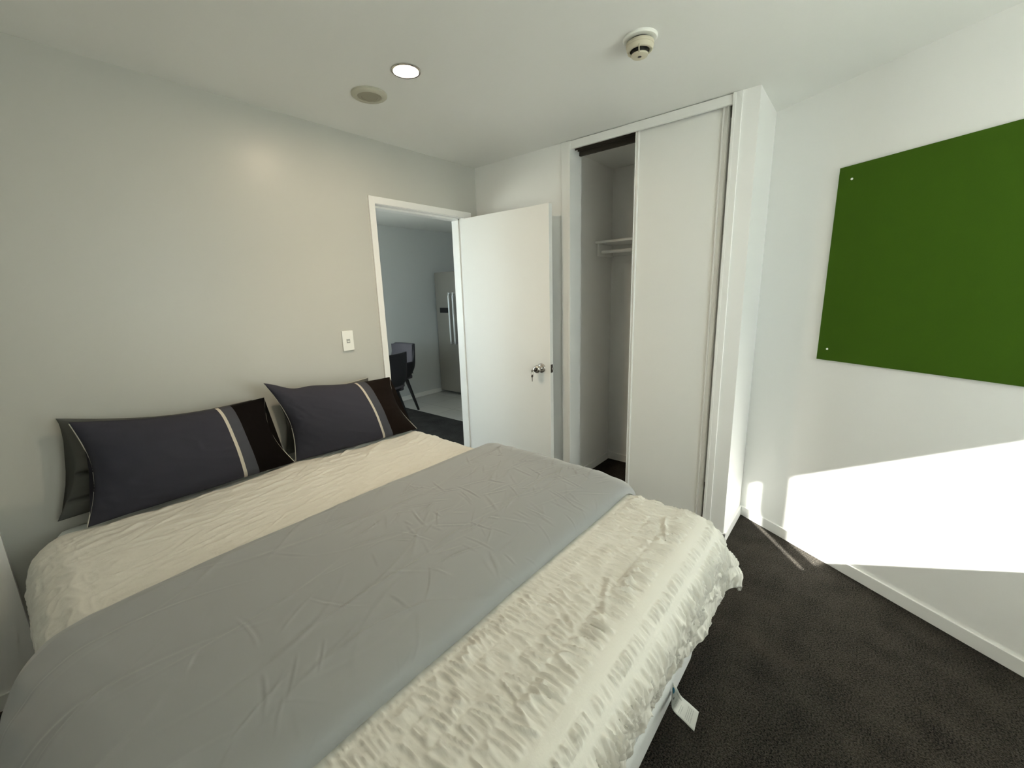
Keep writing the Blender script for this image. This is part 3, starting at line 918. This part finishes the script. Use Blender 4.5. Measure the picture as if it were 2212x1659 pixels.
# wrinkles of the duvet in cloth coordinates (v=0 at the seam row nearest the hem)
ROWS = [0.095, 0.175, 0.262, 0.317, 0.327, 0.360, 0.385, 0.398, 0.455, 0.52, 0.58, 0.64, 0.70, 0.76]
def duvet_wrinkles(U, V):
    h = np.zeros_like(U)
    # gathered rows: between seams (pairs of limits)
    segs = [(0.02, 0.155), (0.155, 0.275), (0.275, 0.333), (0.352, 0.375 - 0.0), (0.0, 0.0)]
    S1, S2 = 0.372, 0.316                         # cloth position of wide and narrow smooth ribbons
    lim = [(0.05, 0.14, 0.8, 22), (0.14, 0.225, 1.4, 30), (0.225, S2 - 0.009, 1.3, 38), (S2 + 0.009, S1 - 0.017, 0.85, 62), (S1 + 0.017, 0.465, 1.25, 40),
           (0.467, 0.528, 0.75, 48), (0.530, 0.590, 0.7, 50), (0.592, 0.650, 0.7, 52), (0.652, 0.705, 0.7, 54)]
    for k, (a, b, amp, fr) in enumerate(lim):
        wv = 0.010 * noise(U * 9, V * 0, 20 + k) if k > 4 else 0.004 * noise(U * 9, V * 0, 20 + k)
        vv = V + wv
        w = np.clip((vv - a) / (b - a), 0, 1)
        env = np.sin(np.pi * w) ** 0.45 * ((vv > a) & (vv < b))
        warp = 0.35 * noise(U * 14, V * 10, 40 + k) + 0.5 * (V - a) * fr * 0.10
        n1 = noise(U * fr + warp * 1.6, V * 7.5 + k * 7.7, 60 + k)
        n2 = noise(U * fr * 2.1 + warp, V * 14, 80 + k)
        amod = 0.55 + 0.9 * np.clip(0.5 + noise(U * 5, V * 5, 100 + k), 0, 1)
        h += env * amp * amod * (0.0145 * (ridge(n1, 8) - 0.28) + 0.0050 * (ridge(n2, 5) - 0.4))
    for c, hw in ((S1, 0.016), (S2, 0.008)):
        h += -0.0012 * np.exp(-((V - c - hw) / 0.002) ** 2) - 0.0012 * np.exp(-((V - c + hw) / 0.002) ** 2)
    # lumpy lower hem
    h += 0.010 * noise(U * 8, V * 9, 130) * (1 - 0.8 * sstep(1.35, 1.55, U)) * (1 - sstep(0.10, 0.26, V))
    h += 0.004 * ridge(noise(U * 9 + V * 6, V * 7 - U * 3, 131), 7) * (1 - sstep(0.2, 0.34, V))
    # long diagonal creases over the foot
    h += creases(U, V, 34, 12, (0.0, 1.45, 0.44, 0.64), 0.10, 0.26, 0.006, 0.009, 1.1, 0.45) * sstep(0.15, 0.3, V) * (1 - sstep(0.48, 0.6, V)) * (np.abs(V - S1) > 0.017) * (np.abs(V - S2) > 0.009)
    # crinkle of the head part
    hd = sstep(1.4, 1.6, V)
    h += hd * (0.0036 * ridge(noise(U * 6, V * 20, 150), 5) + 0.0022 * ridge(noise(U * 12 + V * 5, V * 30, 151), 5) + 0.0010 * noise(U * 30, V * 45, 152))
    h += hd * 0.0050 * ridge(noise(U * 3.0 - V * 2, V * 11 + U * 2, 153), 7) * sstep(1.7, 2.1, V)
    h += creases(U, V, 60, 14, (-0.05, 1.55, 1.52, 2.2), 0.08, 0.35, 0.006, 0.0050, 0.1, 0.35) + creases(U, V, 70, 15, (0.1, 1.55, 1.85, 2.17), 0.08, 0.4, 0.008, 0.0095, 0.08, 0.25)
    # crease rows along the hanging left side
    ls = sstep(0.06, -0.02, U) if False else (1 - sstep(-0.02, 0.10, U))
    h += ls * (0.006 * noise(U * 26, V * 5, 160) + 0.0035 * ridge(noise(U * 30, V * 12, 161), 6))
    rs_ = sstep(1.48, 1.58, U)
    h += rs_ * (0.004 * noise(V * 14, U * 6, 162)) * (V > 0.45)
    h *= 1 - sstep(0.655, 0.68, V) * (1 - sstep(1.50, 1.53, V))
    h = np.where((V > 0.66) & (V < 1.52), np.minimum(h, 0.002), h)
    h *= 1 - 0.6 * sstep(2.10, 2.17, V)
    return h

DU0, DU1, DV0, DV1 = SX0 - 0.46, SX1 + 0.40, SY0 - 0.37, 2.215
nu, nv = 760, 600
us = np.linspace(DU0, DU1, nu); vv_ = np.linspace(DV0, DV1, nv)
U, V = np.meshgrid(us, vv_)
# hem waves
hemf = 1 - sstep(0, 0.25, V - DV0)
Vw = V + hemf * (0.010 * noise(U * 4, U * 0, 170))
P0 = bed_surface(U, Vw)
N0 = normals(P0)
hw = duvet_wrinkles(U, V)
# soft padded thickness: thin at the borders
edge = np.minimum(np.minimum(U - DU0, DU1 - U), np.minimum(V - DV0, (DV1 - V) * 1.0))
pad = 0.010 * np.sqrt(np.clip(edge / 0.05, 0, 1))
Ptop = P0 + N0 * (hw + pad)[..., None]
Pbot = P0 - N0 * 0.004
Pall = Ptop
me = grid_mesh('duvet', Ptop)
duvet = link('duvet', me, M_DUVET)
so = duvet.modifiers.new('thickness', 'SOLIDIFY'); so.thickness = 0.014; so.offset = -1
tag(duvet, 'cream white duvet with gathered rows and smooth ribbons, draped over the bed', 'duvet')

# --- grey folded blanket across the bed -------------------------------------
GV0, GV1 = 0.672, 1.508
nu, nv = 640, 290
us = np.linspace(SX0 - 0.42, SX1 + 0.16, nu)
wv = 0.5 - 0.5 * np.cos(np.linspace(0, math.pi, nv))
w0 = np.linspace(0, 1, nv)
w = 0.35 * wv + 0.65 * w0
U, Wg = np.meshgrid(us, w)
v0 = GV0 + 0.006 * noise(U * 3, U * 0, 200); v1 = GV1 + 0.010 * noise(U * 2.2, U * 0, 201) - 0.02 * (1 - sstep(0.0, 0.3, U))
V = v0 + (v1 - v0) * Wg
P0 = bed_surface(U, V)
N0 = normals(P0)
fs = np.sqrt(np.clip(1 - (1 - np.clip(Wg / 0.25, 0, 1)) ** 2, 0, 1))      # rounded foot-side fold
hs = np.clip((1 - Wg) / 0.10, 0, 1) ** 0.6
side_r = np.sqrt(np.clip((SX1 + 0.16 - U) / 0.05, 0, 1)) * np.sqrt(np.clip((U - (SX0 - 0.42)) / 0.05, 0, 1))
Hh = (0.060 * fs * (0.55 + 0.45 * hs) + 0.0) * (0.35 + 0.65 * side_r)
Hh = np.minimum(Hh, 0.014 + 0.052 * hs)
cre = creases(U, V, 26, 5, (-0.1, 1.6, 0.75, 1.5), 0.35, 0.9, 0.005, 0.0024, 0.12, 0.22)
cre += creases(U, V, 150, 6, (0.6, 1.55, 0.74, 1.36), 0.04, 0.18, 0.0032, 0.0024, 0.2, 0.9)
cre += creases(U, V, 45, 8, (-0.2, 1.6, 0.70, 1.48), 0.06, 0.22, 0.0035, 0.0018, 0.2, 1.0)
cre += creases(U, V, 40, 9, (0.1, 1.5, 0.68, 0.86), 0.05, 0.13, 0.0034, 0.0018, 1.2, 0.5)
cre += 0.006 * noise(U * 2.5, V * 2.5, 214)
cre += 0.009 * (1 - sstep(-0.12, 0.1, U)) * noise(U * 22 + V * 5, V * 6, 216) + 0.004 * sstep(1.42, 1.55, U) * noise(V * 22, U * 7, 217)
Ptop = P0 + N0 * (0.016 + Hh + cre * fs)[..., None]
# push the foot-side fold outward beyond its base line
Ptop[..., 1] -= (0.018 * np.sin(np.pi * np.clip(Wg / 0.12, 0, 1)))
Pbot = P0 + N0 * 0.0145
# closed pad: top rows then bottom rows back
Pc = np.concatenate([Ptop, Pbot[::-1]], 0)
Pc = np.concatenate([Pc, Pc[:1]], 0)
bl = link('folded_blanket', grid_mesh('folded_blanket', Pc), M_RUNNER)
bm = bmesh.new(); bm.from_mesh(bl.data)
bmesh.ops.remove_doubles(bm, verts=bm.verts, dist=0.0002)
bmesh.ops.holes_fill(bm, edges=[e for e in bm.edges if e.is_boundary], sides=0)
bm.to_mesh(bl.data); bm.free()
tag(bl, 'smooth grey blanket folded in a wide band across the bed over the cream duvet', 'blanket')

# ------------------------------------------------------------------ pillows
def pillow(name, TL, TR, BR, BL, t_front, t_back, m, label, group, seed, corner=0.06, sag=0.0, pipe=('left',), puff=2.2, crease=0.0, flange=None, topdip=0.0):
    """soft pillow between four corners; front bulges towards the room"""
    TL, TR, BR, BL = [np.array(p, float) for p in (TL, TR, BR, BL)]
    nu, nv = 110, 76
    u = np.linspace(0, 1, nu); v = np.linspace(0, 1, nv)
    Ug, Vg = np.meshgrid(u, v)
    a = Ug[..., None]; b = Vg[..., None]
    base = (BL * (1 - a) + BR * a) * (1 - b) + (TL * (1 - a) + TR * a) * b
    nrm = np.cross((BR - BL), (TL - BL)); nrm /= np.linalg.norm(nrm)
    if nrm[1] > 0: nrm = -nrm
    xdir = (BR - BL) / np.linalg.norm(BR - BL); zdir = (TL - BL) / np.linalg.norm(TL - BL)
    # edges pulled in between corners
    cu = corner * np.sin(np.pi * Vg) * (1 - 2 * Ug) * np.abs(1 - 2 * Ug) ** 2
    cv = corner * 0.55 * np.sin(np.pi * Ug) * (1 - 2 * Vg) * np.abs(1 - 2 * Vg) ** 2
    base = base + xdir * cu[..., None] * 0.8
    up_mask = np.clip((Vg - 0.5) * 2, 0, 1)
    base = base + zdir * (cv * (0.25 + 0.75 * up_mask))[..., None]
    base = base + zdir * (-topdip * np.exp(-((Ug - 0.17) / 0.10) ** 2) * Vg ** 3)[..., None]
    prof = (np.clip(4 * Ug * (1 - Ug), 0, 1) ** 0.62) * (np.clip(4 * Vg * (1 - Vg), 0, 1) ** (0.36 + 0.22 * Vg))
    fl = np.minimum(np.minimum(Ug, 1 - Ug) / 0.06, 1)
    wr = 0.008 * noise(Ug * 4, Vg * 3, seed) + 0.0015 * ridge(noise(Ug * 7 + Vg * 3, Vg * 6, seed + 1), 6)
    near = np.exp(-np.minimum(np.minimum(Ug, 1 - Ug), np.minimum(Vg, 1 - Vg)) / 0.10)
    wr += 0.006 * near * noise((Ug + Vg) * 12, (Ug - Vg) * 12, seed + 2)
    if crease:
        for vc, sg in ((0.42, 0.018), (0.17, 0.015)):
            wr += -crease * np.exp(-((Vg - vc - 0.05 * Ug) / sg) ** 2) * (1 - sstep(0.10, 0.4, Ug))
    front = base + nrm * (t_front * prof + wr * np.clip(prof * 2.5, 0, 1) + 0.003)[..., None]
    back = base - nrm * (t_back * prof + 0.003)[..., None]
    back[..., 1] = np.minimum(back[..., 1], YL - 0.004)
    front[..., 1] = np.minimum(front[..., 1], YL - 0.008)
    rows = []
    P = np.concatenate([front, back[::-1]], 0)
    P = np.concatenate([P, P[:1]], 0)
    uvf = np.stack([Ug, Vg], -1)
    uvp = np.concatenate([uvf, uvf[::-1], uvf[:1]], 0)
    o = link(name, grid_mesh(name, P, uvp), m)
    # close side slits
    me = o.data
    bm = bmesh.new(); bm.from_mesh(me)
    bmesh.ops.remove_doubles(bm, verts=bm.verts, dist=0.0003)
    be = [e for e in bm.edges if e.is_boundary]
    if be: 
        try: bmesh.ops.holes_fill(bm, edges=be, sides=0)
        except Exception: pass
    bm.to_mesh(me); bm.free()
    me.polygons.foreach_set('use_smooth', [True] * len(me.polygons))
    tag(o, label, 'pillow', group)
    mid = (front + back) / 2
    for side in pipe:
        if side == 'left': path = mid[:, 0]
        elif side == 'right': path = mid[:, -1]
        elif side == 'top': path = mid[-1, :]
        else: path = mid[0, :]
        bm = bmesh.new()
        tube(bm, [tuple(p) for p in path[::2]], 0.0032, 8)
        pp = obj('piping', bm, M_PIPING, o, smooth=True)
        pp['label'] = 'pale piping along the pillow edge'
    return o

G = 'pillows leaning on the bed-head wall'
ZB = 0.654
pillow('pillow', (0.066, 2.345, 1.058), (0.740, 2.350, 0.985), (0.78, 2.335, ZB), (0.0, 2.335, ZB + 0.004), 0.045, 0.03, M_BACKPIL,
       'plain grey pillow mostly hidden behind the charcoal pillow at the left', G, 301, corner=0.06, pipe=(), crease=0.030)
pillow('pillow', (0.86, 2.345, 0.992), (1.40, 2.350, 0.985), (1.47, 2.335, ZB), (0.86, 2.335, ZB), 0.045, 0.03, M_BACKPIL,
       'grey pillow behind the right charcoal pillow, only its top edge showing', G, 311, corner=0.03, pipe=('top',))
pillow('pillow', (0.092, 2.235, 1.056), (0.766, 2.255, 1.006), (0.838, 2.190, ZB), (0.068, 2.185, ZB), 0.10, 0.018,
       pillow_front_mat('pillow_left_fabric', [(0.0, CHAR), (0.682, STR), (0.700, BAND), (0.772, VELV)]),
       'left charcoal pillow with pale stripe, grey band and black velvet end', G, 321, corner=0.05, pipe=('left', 'right'))
pillow('pillow', (0.760, 2.215, 1.085), (1.490, 2.250, 0.985), (1.558, 2.105, ZB), (0.848, 2.195, ZB), 0.11, 0.02,
       pillow_front_mat('pillow_right_fabric', [(0.0, CHAR), (0.650, STR), (0.670, BAND), (0.745, VELV2)]),
       'right charcoal pillow with pale stripe and dark brown velvet end, beside the doorway', G, 331, corner=0.055, pipe=('left', 'right'), topdip=0.022)
